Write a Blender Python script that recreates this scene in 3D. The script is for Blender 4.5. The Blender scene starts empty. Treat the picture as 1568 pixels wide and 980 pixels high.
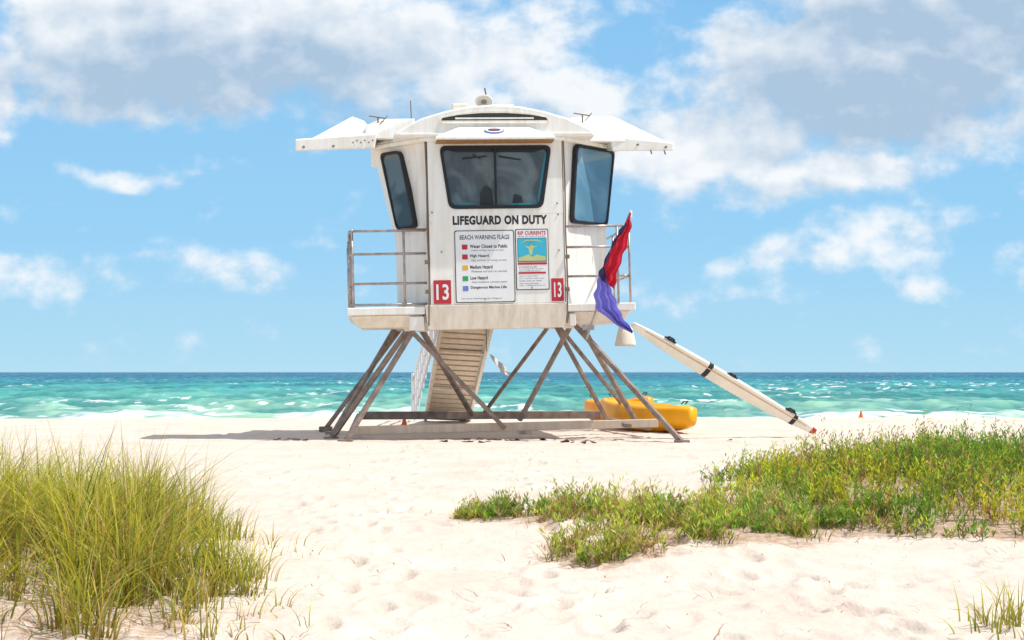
import bpy, bmesh, math, random
import numpy as np
from mathutils import Vector, Matrix
random.seed(7); rng=np.random.default_rng(11)
scene=bpy.context.scene
COL=scene.collection
HC=1.05
# ------------------------------------------------------------------ materials
def newmat(name):
    m=bpy.data.materials.new(name); m.use_nodes=True
    nt=m.node_tree; b=nt.nodes['Principled BSDF']; return m,nt,b
def plain(name,col,rough=0.5,metal=0.0,var=0.12,scale=6.0,bump=0.0,spec=0.4):
    m,nt,b=newmat(name)
    n=nt.nodes.new('ShaderNodeTexNoise'); n.inputs['Scale'].default_value=scale; n.inputs['Detail'].default_value=5
    tc=nt.nodes.new('ShaderNodeTexCoord'); nt.links.new(tc.outputs['Object'],n.inputs['Vector'])
    r=nt.nodes.new('ShaderNodeMapRange'); r.inputs['From Min'].default_value=.3; r.inputs['From Max'].default_value=.7
    r.inputs['To Min'].default_value=1-var; r.inputs['To Max'].default_value=1+var*.4
    nt.links.new(n.outputs['Fac'],r.inputs['Value'])
    mx=nt.nodes.new('ShaderNodeVectorMath'); mx.operation='SCALE'; mx.inputs[0].default_value=col
    nt.links.new(r.outputs['Result'],mx.inputs['Scale'])
    nt.links.new(mx.outputs[0],b.inputs['Base Color'])
    b.inputs['Roughness'].default_value=rough; b.inputs['Metallic'].default_value=metal
    b.inputs['Specular IOR Level'].default_value=spec
    if bump:
        bp=nt.nodes.new('ShaderNodeBump'); bp.inputs['Strength'].default_value=bump; bp.inputs['Distance'].default_value=.02
        nt.links.new(n.outputs['Fac'],bp.inputs['Height']); nt.links.new(bp.outputs[0],b.inputs['Normal'])
    return m
def weathered(name,base,dirt,rust=(0.35,0.16,0.06),rust_amt=.62):
    m,nt,b=newmat(name); N=nt.nodes.new; L=nt.links.new
    tc=N('ShaderNodeTexCoord')
    mp=N('ShaderNodeMapping'); mp.inputs['Scale'].default_value=(9,9,.8); L(tc.outputs['Object'],mp.inputs['Vector'])
    n1=N('ShaderNodeTexNoise'); n1.inputs['Scale'].default_value=1.0; n1.inputs['Detail'].default_value=7; n1.inputs['Roughness'].default_value=.65; L(mp.outputs[0],n1.inputs['Vector'])
    r1=N('ShaderNodeMapRange'); r1.inputs['From Min'].default_value=.42; r1.inputs['From Max'].default_value=.72; L(n1.outputs['Fac'],r1.inputs['Value'])
    n2=N('ShaderNodeTexNoise'); n2.inputs['Scale'].default_value=5; n2.inputs['Detail'].default_value=8; n2.inputs['Roughness'].default_value=.7; L(tc.outputs['Object'],n2.inputs['Vector'])
    r2=N('ShaderNodeMapRange'); r2.inputs['From Min'].default_value=rust_amt; r2.inputs['From Max'].default_value=rust_amt+.08; L(n2.outputs['Fac'],r2.inputs['Value'])
    m1=N('ShaderNodeMix'); m1.data_type='RGBA'; m1.inputs['A'].default_value=(*base,1); m1.inputs['B'].default_value=(*dirt,1)
    sc=N('ShaderNodeMath'); sc.operation='MULTIPLY'; sc.inputs[1].default_value=.6; L(r1.outputs[0],sc.inputs[0]); L(sc.outputs[0],m1.inputs['Factor'])
    m2=N('ShaderNodeMix'); m2.data_type='RGBA'; L(m1.outputs['Result'],m2.inputs['A']); m2.inputs['B'].default_value=(*rust,1)
    s2=N('ShaderNodeMath'); s2.operation='MULTIPLY'; s2.inputs[1].default_value=.6; L(r2.outputs[0],s2.inputs[0]); L(s2.outputs[0],m2.inputs['Factor'])
    L(m2.outputs['Result'],b.inputs['Base Color']); b.inputs['Roughness'].default_value=.45; b.inputs['Specular IOR Level'].default_value=.35
    bp=N('ShaderNodeBump'); bp.inputs['Strength'].default_value=.12; bp.inputs['Distance'].default_value=.01; L(n2.outputs['Fac'],bp.inputs['Height']); L(bp.outputs[0],b.inputs['Normal'])
    return m
M_WHITE=weathered('white_gelcoat',(0.86,0.845,0.80),(0.68,0.59,0.44),rust_amt=.66)
M_CREAM=weathered('cream_gelcoat',(0.84,0.77,0.66),(0.56,0.44,0.30),rust_amt=.65)
M_GROOVE=plain('groove_grime',(0.20,0.15,0.10),.7)
M_STEEL=plain('weathered_steel',(0.30,0.225,0.18),.55,.1,.45,7,.3)
M_RAIL=plain('rail_steel',(0.46,0.40,0.37),.35,.5,.35,12)
M_BLACK=plain('black_rubber',(0.015,0.015,0.017),.5)
M_INK=plain('sign_ink',(0.025,0.025,0.03),.6)
M_SIGN=plain('sign_white',(0.80,0.80,0.80),.4,var=.04)
M_RED=plain('sign_red',(0.50,0.03,0.04),.45)
M_YEL=plain('sign_yellow',(0.75,0.42,0.03),.45)
M_GRN=plain('sign_green',(0.03,0.35,0.12),.45)
M_BLU=plain('sign_blue',(0.16,0.22,0.55),.45)
M_CYAN=plain('sign_cyan',(0.05,0.45,0.62),.45)
M_SANDSIGN=plain('sign_sand',(0.55,0.58,0.22),.45)
M_WOOD=weathered('bleached_plank',(0.62,0.49,0.37),(0.38,0.29,0.22),rust_amt=.72)
M_RAMP=weathered('ramp_slat',(0.80,0.68,0.54),(0.56,0.45,0.34),rust_amt=.75)
M_RAMPS=plain('ramp_shadow_gap',(.12,.085,.06),.9)
M_KAYAK=plain('yellow_polyethylene',(0.95,0.42,0.002),.4,var=.12,scale=3)
M_KAYAKO=plain('orange_yellow_polyethylene',(0.93,0.34,0.002),.4,var=.15,scale=3)
M_BOARD=plain('cream_board',(0.84,0.78,0.66),.35,var=.12,scale=3)
M_TAN=plain('tan_stripe',(0.66,0.45,0.25),.45)
M_ORANGE=plain('orange_plastic',(0.85,0.16,0.02),.5)
M_TOWEL=plain('white_cloth',(0.85,0.85,0.85),.9)
M_WEED=plain('dried_seaweed',(0.07,0.045,0.03),.9)
def glass(name,c1,c2,scale,p0=.42,p1=.6):
    m,nt,b=newmat(name); N=nt.nodes.new; L=nt.links.new
    tc=N('ShaderNodeTexCoord'); n=N('ShaderNodeTexNoise'); n.inputs['Scale'].default_value=scale; n.inputs['Detail'].default_value=2; n.inputs['Distortion'].default_value=1.0
    L(tc.outputs['Object'],n.inputs['Vector'])
    cr=N('ShaderNodeValToRGB'); cr.color_ramp.elements[0].position=p0; cr.color_ramp.elements[1].position=p1
    cr.color_ramp.elements[0].color=(*c1,1); cr.color_ramp.elements[1].color=(*c2,1)
    L(n.outputs['Fac'],cr.inputs[0]); L(cr.outputs[0],b.inputs['Base Color'])
    b.inputs['Roughness'].default_value=.06; b.inputs['Specular IOR Level'].default_value=.7
    return m
M_GLASS=glass('tinted_glass',(0.035,0.05,0.058),(0.11,0.145,0.155),1.8)  # opaque pane; base colour lightened for the blue sky it reflects
M_GLASS2=glass('sky_painted_glass',(0.10,0.22,0.30),(0.15,0.29,0.38),1.2)  # opaque pane; blue of the sky seen through is put into the colour
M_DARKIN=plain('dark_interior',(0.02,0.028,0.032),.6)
M_TEALIN=plain('teal_interior',(0.03,0.26,0.33),.5)
def cloth(name,col):
    m,nt,b=newmat(name); b.inputs['Base Color'].default_value=(*col,1); b.inputs['Roughness'].default_value=.8
    tr=nt.nodes.new('ShaderNodeBsdfTranslucent'); tr.inputs['Color'].default_value=(*col,1)
    n=nt.nodes.new('ShaderNodeTexNoise'); n.inputs['Scale'].default_value=18
    bp=nt.nodes.new('ShaderNodeBump'); bp.inputs['Strength'].default_value=.6; bp.inputs['Distance'].default_value=.03
    nt.links.new(n.outputs['Fac'],bp.inputs['Height']); nt.links.new(bp.outputs[0],b.inputs['Normal'])
    mx=nt.nodes.new('ShaderNodeMixShader'); mx.inputs[0].default_value=.3
    nt.links.new(b.outputs[0],mx.inputs[1]); nt.links.new(tr.outputs[0],mx.inputs[2])
    nt.links.new(mx.outputs[0],nt.nodes['Material Output'].inputs['Surface']); return m
M_FRED=cloth('red_nylon',(0.72,0.02,0.05)); M_FPUR=cloth('purple_nylon',(0.24,0.22,0.74)); M_FNAVY=cloth('dark_nylon',(0.05,0.04,0.12))
def foliage(name):
    m,nt,b=newmat(name); at=nt.nodes.new('ShaderNodeAttribute'); at.attribute_name='Col'
    nt.links.new(at.outputs['Color'],b.inputs['Base Color']); b.inputs['Roughness'].default_value=.5; b.inputs['Specular IOR Level'].default_value=.3
    tr=nt.nodes.new('ShaderNodeBsdfTranslucent'); nt.links.new(at.outputs['Color'],tr.inputs['Color'])
    mx=nt.nodes.new('ShaderNodeMixShader'); mx.inputs[0].default_value=.4
    nt.links.new(b.outputs[0],mx.inputs[1]); nt.links.new(tr.outputs[0],mx.inputs[2])
    nt.links.new(mx.outputs[0],nt.nodes['Material Output'].inputs['Surface']); return m
M_FOL=foliage('dune_foliage')
# ------------------------------------------------------------------ geometry helpers
def empty(name,loc=(0,0,0)):
    e=bpy.data.objects.new(name,None); e.location=loc; COL.objects.link(e); e.empty_display_size=.3
    bpy.context.view_layer.update(); return e
class Geo:
    def __init__(s): s.v=[]; s.f=[]
    def add(s,vs,fs):
        b=len(s.v); s.v+= [Vector(p) for p in vs]; s.f+=[[i+b for i in f] for f in fs]
    def box(s,a,b):
        x0,y0,z0=a; x1,y1,z1=b
        s.add([(x0,y0,z0),(x1,y0,z0),(x1,y1,z0),(x0,y1,z0),(x0,y0,z1),(x1,y0,z1),(x1,y1,z1),(x0,y1,z1)],
          [(0,3,2,1),(4,5,6,7),(0,1,5,4),(1,2,6,5),(2,3,7,6),(3,0,4,7)])
    def beam(s,p,q,w=.08,h=None,n=4,up=None):
        h=h or w; p=Vector(p); q=Vector(q); d=(q-p).normalized()
        if up is None: up=Vector((0,0,1)) if abs(d.z)<.95 else Vector((0,1,0))
        a=d.cross(up).normalized(); b=a.cross(d).normalized()
        vs=[]
        if n==4: offs=[(-1,-1),(1,-1),(1,1),(-1,1)]
        else: offs=[(math.cos(2*math.pi*i/n),math.sin(2*math.pi*i/n)) for i in range(n)]
        for c in (p,q):
            for (i,j) in offs: vs.append(c+a*i*w/2+b*j*h/2)
        fs=[tuple(range(n))[::-1],tuple(range(n,2*n))]+[(i,(i+1)%n,(i+1)%n+n,i+n) for i in range(n)]
        s.add(vs,fs)
    def tube(s,pts,r,n=8):
        for a,b in zip(pts[:-1],pts[1:]): s.beam(a,b,2*r,2*r,n)
    def hull(s,pts):
        bm=bmesh.new()
        for p in pts: bm.verts.new(p)
        r=bmesh.ops.convex_hull(bm,input=bm.verts)
        bmesh.ops.delete(bm,geom=[g for g in r['geom_interior'] if isinstance(g,bmesh.types.BMVert)],context='VERTS')
        bmesh.ops.dissolve_limit(bm,angle_limit=.02,verts=bm.verts,edges=bm.edges)
        bmesh.ops.recalc_face_normals(bm,faces=bm.faces)
        bm.verts.index_update()
        s.add([v.co.copy() for v in bm.verts],[[v.index for v in f.verts] for f in bm.faces]); bm.free()
    def prism(s,poly,O,ex,ey,en,d0,d1):
        O=Vector(O); n=len(poly)
        vs=[O+ex*x+ey*y+en*d0 for x,y in poly]+[O+ex*x+ey*y+en*d1 for x,y in poly]
        s.add(vs,[list(range(n))[::-1],list(range(n,2*n))]+[[i,(i+1)%n,(i+1)%n+n,i+n] for i in range(n)])
    def ring(s,outer,inner,O,ex,ey,en,d0,d1):
        O=Vector(O); n=len(outer); vs=[]
        for P,d in ((outer,d0),(outer,d1),(inner,d1),(inner,d0)): vs+=[O+ex*x+ey*y+en*d for x,y in P]
        fs=[]
        for k in range(3):
            for i in range(n):
                j=(i+1)%n; fs.append([k*n+i,k*n+j,(k+1)*n+j,(k+1)*n+i])
        s.add(vs,fs)
    def make(s,name,mat,parent=None,M=None,bevel=0,smooth=False):
        vs=[(M@p if M else p) for p in s.v]
        off=parent.location if parent else Vector((0,0,0))
        me=bpy.data.meshes.new(name); me.from_pydata([tuple(v-off) for v in vs],[],s.f); me.update()
        bm=bmesh.new(); bm.from_mesh(me); bmesh.ops.recalc_face_normals(bm,faces=bm.faces); bm.to_mesh(me); bm.free()
        o=bpy.data.objects.new(name,me); COL.objects.link(o); me.materials.append(mat)
        if parent: o.parent=parent
        if smooth: me.polygons.foreach_set('use_smooth',[True]*len(me.polygons))
        if bevel:
            b=o.modifiers.new('bevel','BEVEL'); b.width=bevel; b.segments=2; b.limit_method='ANGLE'; b.angle_limit=math.radians(25)
        return o
def rounded(poly,r,k=5):
    out=[]; n=len(poly)
    for i in range(n):
        p=Vector(poly[i]); a=Vector(poly[i-1]); b=Vector(poly[(i+1)%n])
        A=p+(a-p).normalized()*r; B=p+(b-p).normalized()*r
        for j in range(k+1):
            t=j/k; q=A*(1-t)**2+p*2*t*(1-t)+B*t*t; out.append((q.x,q.y))
    return out
def inset(poly,t):
    xs=[p[0] for p in poly]; ys=[p[1] for p in poly]; cx=(min(xs)+max(xs))/2; cy=(min(ys)+max(ys))/2
    sx=1-2*t/(max(xs)-min(xs)); sy=1-2*t/(max(ys)-min(ys))
    return [(cx+(x-cx)*sx,cy+(y-cy)*sy) for x,y in poly]
# ------------------------------------------------------------------ noise
def vnoise(x,y,seed=0):
    x=np.asarray(x,float); y=np.asarray(y,float)
    xi=np.floor(x).astype(np.int64); yi=np.floor(y).astype(np.int64); fx=x-xi; fy=y-yi
    fx=fx*fx*(3-2*fx); fy=fy*fy*(3-2*fy)
    def h(a,b):
        n=(a*374761393+b*668265263+seed*974711)&0x7fffffff
        n=((n^(n>>13))*1274126177)&0x7fffffff
        n=(n^(n>>16))&0xffff
        return n/65535.0
    return (h(xi,yi)*(1-fx)+h(xi+1,yi)*fx)*(1-fy)+(h(xi,yi+1)*(1-fx)+h(xi+1,yi+1)*fx)*fy
def fbm(x,y,o=4,seed=0):
    s=0;a=.5;t=0
    for i in range(o):
        s=s+a*vnoise(x*2**i,y*2**i,seed+i*17); t+=a; a*=.5
    return s/t-.5
def sstep(a,b,x):
    t=np.clip((x-a)/(b-a),0,1); return t*t*(3-2*t)
# ------------------------------------------------------------------ ground
def gauss(x,y,cx,cy,rx,ry): return np.exp(-(((x-cx)/rx)**2+((y-cy)/ry)**2))
def ground_h(x,y,fine=True):
    x=np.asarray(x,float); y=np.asarray(y,float)
    z=.06*fbm(x*.25,y*.25,3,1)+.07*fbm(x*1.1,y*1.1,3,5)*(y<40)
    z=z*np.clip(1-gauss(x,y,0,21,6,4)*.6,0,1)
    z=z+.30*gauss(x,y,4.4,11.0,2.2,2.6)+.10*gauss(x,y,2.6,9.3,1.0,1.0)
    z=z+.16*gauss(x,y,-2.6,6.6,1.2,1.6)+.07*gauss(x,y,.6,8.6,1.0,.9)+.06*gauss(x,y,1.3,7.6,.6,.5)
    z=z+.05*gauss(x,y,0,28,60,2.0)+.05*fbm(x*.45+3,y*.3,3,9)*sstep(25,29,y)+.04*fbm(x*1.7+3,y*1.,3,19)*sstep(24,29,y)
    yy=np.maximum(y-29.5,0); z=z-np.minimum(.085*yy,4.0)
    return z
ys=np.concatenate([np.linspace(-60,2,16)[:-1],2+ (np.geomspace(1,9,470)-1)/8*20, np.linspace(22,40,110)[1:],np.geomspace(42,30000,16)])
tt=np.linspace(-1,1,600); xs=6.0*tt+ (np.abs(tt)**9)*np.sign(tt)*300
X,Y=np.meshgrid(xs,ys); X=X*np.where(Y>42,np.minimum(Y/42,100),1)
Z=ground_h(X,Y)
dent=np.zeros_like(Z)
def stamp(cx,cy,rx,ry,ang,d):
    i0,i1=np.searchsorted(ys,[cy-.5,cy+.5]); j0,j1=np.searchsorted(xs,[cx-.5,cx+.5])
    if i1<=i0 or j1<=j0: return
    a=X[i0:i1,j0:j1]-cx; b=Y[i0:i1,j0:j1]-cy
    u=a*math.cos(ang)+b*math.sin(ang); v=-a*math.sin(ang)+b*math.cos(ang)
    r=np.sqrt((u/rx)**2+(v/ry)**2)
    dent[i0:i1,j0:j1]+= -d*np.exp(-r**4)+ d*.4*np.exp(-((r-1.35)/.3)**2)
for i in range(1100):
    cy=4+ (random.random()**1.3)*20; cx=random.uniform(-1,1)*(.45*cy+1)
    stamp(cx,cy,random.uniform(.05,.09),random.uniform(.11,.17),random.uniform(0,3.14),random.uniform(.006,.026))
for (x0,y0,x1,y1) in [(-.6,4.5,-1.5,19),(1.6,5,-.2,14),(-3,17,4,18.2),(.3,5,.2,17),(-1.2,9,-3.5,17),(-1,5,.8,6.6)]:
    L=math.hypot(x1-x0,y1-y0); n=int(L/.42); an=math.atan2(y1-y0,x1-x0)
    for k in range(n):
        t=k/n; s=(-1)**k*.1
        stamp(x0+(x1-x0)*t-math.sin(an)*s+random.gauss(0,.03),y0+(y1-y0)*t+math.cos(an)*s,.13,.07,an,.034)
Z=Z+dent+(.026*fbm(X*5,Y*5,3,31)+.009*fbm(X*17,Y*17,2,37))*(Y<30)*(np.abs(X)<8)
def gridmesh(name,X,Y,Z,mat):
    nr,nc=X.shape; me=bpy.data.meshes.new(name)
    co=np.stack([X,Y,Z],-1).reshape(-1,3).astype(np.float32)
    idx=np.arange(nr*nc).reshape(nr,nc)
    q=np.stack([idx[:-1,:-1],idx[:-1,1:],idx[1:,1:],idx[1:,:-1]],-1).reshape(-1,4).astype(np.int32)
    me.vertices.add(len(co)); me.vertices.foreach_set('co',co.ravel())
    me.loops.add(q.size); me.loops.foreach_set('vertex_index',q.ravel())
    me.polygons.add(len(q)); me.polygons.foreach_set('loop_start',np.arange(0,q.size,4,dtype=np.int32)); me.polygons.foreach_set('loop_total',np.full(len(q),4,np.int32))
    me.polygons.foreach_set('use_smooth',np.ones(len(q),bool)); me.update(); me.validate()
    o=bpy.data.objects.new(name,me); COL.objects.link(o); me.materials.append(mat); return o
def setcol(me,c):
    a=me.color_attributes.new('Col','FLOAT_COLOR','POINT'); a.data.foreach_set('color',np.ascontiguousarray(c,dtype=np.float32).ravel())
def ell(x,y,cx,cy,rx,ry): return 1-np.sqrt(((x-cx)/rx)**2+((y-cy)/ry)**2)
def mask_mid(x,y):
    return np.maximum.reduce([ell(x,y,.42,9.3,.85,.75),ell(x,y,1.25,7.9,.75,.60),ell(x,y,.50,7.5,.48,.60)-.12,ell(x,y,1.25,8.8,.6,.6),ell(x,y,1.8,8.25,.5,.45)])
def mask_right(x,y):
    return np.maximum.reduce([ell(x,y,4.6,10.6,2.6,3.0),ell(x,y,2.75,9.5,.95,1.35),ell(x,y,2.9,11.3,1.0,1.2),ell(x,y,3.4,8.6,1.4,.9)])
def mask_left(x,y):
    return np.minimum.reduce([(-.218*y-x)*1.2,(y-4.6)*1.0,(8.8-y)*.8])
litter=np.clip(np.maximum(.9*sstep(-.25,.25,mask_mid(X,Y)+.75*fbm(X*4,Y*4,3,3)),np.maximum(sstep(-.12,.12,mask_right(X,Y)+.3*fbm(X*4,Y*4,3,3)),.8*sstep(-.1,.4,mask_left(X,Y)+.4*fbm(X*3,Y*3,3,4)))),0,1)
m,nt,b=newmat('dry_sand'); N=nt.nodes.new; L=nt.links.new
tc=N('ShaderNodeTexCoord'); n1=N('ShaderNodeTexNoise'); n1.inputs['Scale'].default_value=1.3; n1.inputs['Detail'].default_value=7; n1.inputs['Roughness'].default_value=.65; L(tc.outputs['Object'],n1.inputs['Vector'])
cr=N('ShaderNodeValToRGB'); cr.color_ramp.elements[0].position=.3; cr.color_ramp.elements[1].position=.7
cr.color_ramp.elements[0].color=(.565,.475,.405,1); cr.color_ramp.elements[1].color=(.665,.58,.505,1); L(n1.outputs['Fac'],cr.inputs[0])
n2=N('ShaderNodeTexNoise'); n2.inputs['Scale'].default_value=45; n2.inputs['Detail'].default_value=3; L(tc.outputs['Object'],n2.inputs['Vector'])
r2=N('ShaderNodeMapRange'); r2.inputs['From Min'].default_value=.66; r2.inputs['From Max'].default_value=.74; L(n2.outputs['Fac'],r2.inputs['Value'])
mx=N('ShaderNodeMix'); mx.data_type='RGBA'; L(cr.outputs[0],mx.inputs['A']); mx.inputs['B'].default_value=(.38,.27,.2,1)
s_=N('ShaderNodeMath'); s_.operation='MULTIPLY'; s_.inputs[1].default_value=.5; L(r2.outputs[0],s_.inputs[0]); L(s_.outputs[0],mx.inputs['Factor'])
at=N('ShaderNodeAttribute'); at.attribute_name='Col'; sp=N('ShaderNodeSeparateColor'); L(at.outputs['Color'],sp.inputs[0])
n3=N('ShaderNodeTexNoise'); n3.inputs['Scale'].default_value=22; n3.inputs['Detail'].default_value=5; n3.inputs['Roughness'].default_value=.7; L(tc.outputs['Object'],n3.inputs['Vector'])
ad=N('ShaderNodeMath'); ad.operation='MULTIPLY_ADD'; ad.inputs[1].default_value=1.0; L(sp.outputs[0],ad.inputs[0]); 
s3=N('ShaderNodeMath'); s3.operation='SUBTRACT'; s3.inputs[1].default_value=.62; L(n3.outputs['Fac'],s3.inputs[0]); 
s4=N('ShaderNodeMath'); s4.operation='MULTIPLY'; s4.inputs[1].default_value=2.0; L(s3.outputs[0],s4.inputs[0]); L(s4.outputs[0],ad.inputs[2])
r3=N('ShaderNodeMapRange'); r3.inputs['From Min'].default_value=.25; r3.inputs['From Max'].default_value=.8; L(ad.outputs[0],r3.inputs['Value'])
m3=N('ShaderNodeMix'); m3.data_type='RGBA'; L(mx.outputs['Result'],m3.inputs['A']); m3.inputs['B'].default_value=(.34,.21,.12,1)
s5=N('ShaderNodeMath'); s5.operation='MULTIPLY'; s5.inputs[1].default_value=.8; L(r3.outputs[0],s5.inputs[0]); L(s5.outputs[0],m3.inputs['Factor'])
L(m3.outputs['Result'],b.inputs['Base Color']); b.inputs['Roughness'].default_value=.95; b.inputs['Specular IOR Level'].default_value=.1
bp=N('ShaderNodeBump'); bp.inputs['Strength'].default_value=.7; bp.inputs['Distance'].default_value=.025
n4=N('ShaderNodeTexNoise'); n4.inputs['Scale'].default_value=14; n4.inputs['Detail'].default_value=6; n4.inputs['Roughness'].default_value=.62; L(tc.outputs['Object'],n4.inputs['Vector'])
L(n4.outputs['Fac'],bp.inputs['Height']); L(bp.outputs[0],b.inputs['Normal'])
g=gridmesh('sand_ground',X,Y,Z,m); cc=np.ones((X.size,4)); cc[:,0]=litter.ravel(); cc[:,1]=0; cc[:,2]=0; setcol(g.data,cc)
# ------------------------------------------------------------------ sea
SEA=-.70
yr=np.concatenate([np.geomspace(34,1500,820),np.geomspace(1600,40000,14)]); tc_=np.linspace(-1,1,860)
XX=np.outer(.56*yr+10,tc_); YY=np.repeat(yr[:,None],len(tc_),1)
XX=np.where(np.abs(tc_)[None,:]>.985,XX*4,XX)
amp=sstep(34,60,YY)*(1-sstep(900,1500,YY))
h=.12*np.sin((YY*.9+XX*.18+5*fbm(XX*.05,YY*.05,3,2)))*(.4+fbm(XX*.12,YY*.2,2,8)+.5)
h=h+.46*fbm(XX*.45,YY*.55,4,21)*1.4+.16*fbm(XX*1.6,YY*1.6,2,25)
h=h*amp*(1+.6*sstep(120,500,YY))
Zs=SEA+h
foam=sstep(.12,.20,fbm(XX*.42,YY*.30,3,41)+h*.35)*sstep(.02,.12,fbm(XX*1.5,YY*1.6,3,43))
foam=foam*sstep(-.02,.12,fbm(XX*.05,YY*.02,2,47)+.05)*(1-.85*sstep(110,350,YY))
shore=(1-sstep(50,56,YY+12*fbm(XX*.12,YY*0+1,3,51)-2*sstep(-2,4,XX)))*sstep(-.1,.1,fbm(XX*.8,YY*.8,3,53)+.02)
line=sstep(.88,1.0,np.sin(YY*.32+5*fbm(XX*.06,YY*.03,3,57)))*(1-sstep(70,90,YY))*sstep(.10,.2,fbm(XX*.2,YY*.2,3,58))*sstep(-.05,.15,fbm(XX*1.4,YY*1.4,2,59))
foam=np.clip(foam+shore*.85+line*.45,0,1)
m,nt,b=newmat('sea_water'); N=nt.nodes.new; L=nt.links.new
tc=N('ShaderNodeTexCoord'); sx=N('ShaderNodeSeparateXYZ'); L(tc.outputs['Object'],sx.inputs[0])
lg=N('ShaderNodeMath'); lg.operation='LOGARITHM'; lg.inputs[1].default_value=10; L(sx.outputs['Y'],lg.inputs[0])
nb=N('ShaderNodeTexNoise'); nb.inputs['Scale'].default_value=.035; nb.inputs['Detail'].default_value=6; nb.inputs['Roughness'].default_value=.6; L(tc.outputs['Object'],nb.inputs['Vector'])
ma=N('ShaderNodeMath'); ma.operation='MULTIPLY_ADD'; ma.inputs[1].default_value=1.0; L(nb.outputs['Fac'],ma.inputs[0]); L(lg.outputs[0],ma.inputs[2])
mr=N('ShaderNodeMapRange'); mr.inputs['From Min'].default_value=2.2; mr.inputs['From Max'].default_value=3.15; L(ma.outputs[0],mr.inputs['Value'])
cr=N('ShaderNodeValToRGB'); e=cr.color_ramp.elements; e[0].position=0; e[0].color=(.16,.40,.31,1); e[1].position=1; e[1].color=(.004,.105,.185,1)
x=e.new(.3); x.color=(.05,.30,.26,1); x=e.new(.6); x.color=(.012,.20,.235,1)
L(mr.outputs[0],cr.inputs[0])
at=N('ShaderNodeAttribute'); at.attribute_name='Col'; sp=N('ShaderNodeSeparateColor'); L(at.outputs['Color'],sp.inputs[0])
mw=N('ShaderNodeMix'); mw.data_type='RGBA'; mw.blend_type='MULTIPLY'; mw.inputs['Factor'].default_value=1
cw=N('ShaderNodeValToRGB'); cw.color_ramp.elements[0].position=.2; cw.color_ramp.elements[1].position=.8; cw.color_ramp.elements[0].color=(.40,.62,.70,1); cw.color_ramp.elements[1].color=(1.9,1.3,1.22,1); L(sp.outputs[1],cw.inputs[0])
L(cr.outputs[0],mw.inputs['A']); L(cw.outputs[0],mw.inputs['B'])
mf=N('ShaderNodeMix'); mf.data_type='RGBA'; L(mw.outputs['Result'],mf.inputs['A']); mf.inputs['B'].default_value=(.8,.84,.83,1); L(sp.outputs[0],mf.inputs['Factor'])
L(mf.outputs['Result'],b.inputs['Base Color']); b.inputs['Roughness'].default_value=.35; b.inputs['Specular IOR Level'].default_value=.08
bp=N('ShaderNodeBump'); bp.inputs['Strength'].default_value=.7; bp.inputs['Distance'].default_value=.15
nw=N('ShaderNodeTexNoise'); nw.inputs['Scale'].default_value=1.6; nw.inputs['Detail'].default_value=4; L(tc.outputs['Object'],nw.inputs['Vector']); L(nw.outputs['Fac'],bp.inputs['Height']); L(bp.outputs[0],b.inputs['Normal'])
sea=gridmesh('sea_water',XX,YY,Zs,m); cc=np.ones((XX.size,4)); cc[:,0]=foam.ravel(); cc[:,1]=np.clip(.47+1.2*fbm(XX*.7,YY*.22,4,61)+.8*fbm(XX*.08,YY*.03,2,67)+h*.8,0,1).ravel(); setcol(sea.data,cc)
# ------------------------------------------------------------------ lifeguard tower
TOW=empty('lifeguard_tower',(-.16,21.5,0))
M=Matrix.Translation((-.16,20,0))@Matrix.Rotation(math.radians(6),4,'Z')@Matrix.Rotation(math.radians(-1.4),4,'Y')
EX=Vector((1,0,0)); EZ=Vector((0,0,1)); EF=Vector((0,-1,0))
def T(name,mat,g,bevel=0,smooth=False,parent=TOW): return g.make(name,mat,parent,M,bevel,smooth)
# deck
g=Geo(); g.box((-2.30,.0,1.96),(-1.12,3.1,2.08)); g.box((1.07,.0,1.96),(2.14,3.1,2.08)); g.box((-1.117,.1,1.962),(1.067,3.1,2.078)); T('deck_lip',M_WHITE,g,.015)
g=Geo()
g.hull([(-2.26,.07,1.957),(-1.15,.07,1.957),(-2.26,3.0,1.957),(-1.15,3,1.957),(-2.10,.22,1.77),(-1.15,.22,1.77),(-2.10,2.9,1.83),(-1.15,2.9,1.83)])
g.hull([(1.10,.07,1.957),(2.08,.07,1.957),(1.10,3.0,1.957),(2.08,3,1.957),(1.10,.22,1.77),(1.96,.22,1.77),(1.10,2.9,1.83),(1.96,2.9,1.83)])
g.box((-1.14,.12,1.80),(1.09,2.95,1.955)); T('deck_hull',M_CREAM,g,.02)
g=Geo(); g.hull([(-1.12,-.06,2.10),(1.07,-.06,2.10),(-1.12,.098,2.10),(1.07,.098,2.10),(-1.08,.04,1.72),(1.03,.04,1.72),(-1.08,.098,1.72),(1.03,.098,1.72)]); T('bay_skirt',M_CREAM,g,.02)
g=Geo(); g.box((-1.36,.01,1.72),(-1.14,.12,1.93)); g.box((1.1,.01,1.74),(1.2,.12,1.93)); T('skirt_brackets',M_WHITE,g,.012)
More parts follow.
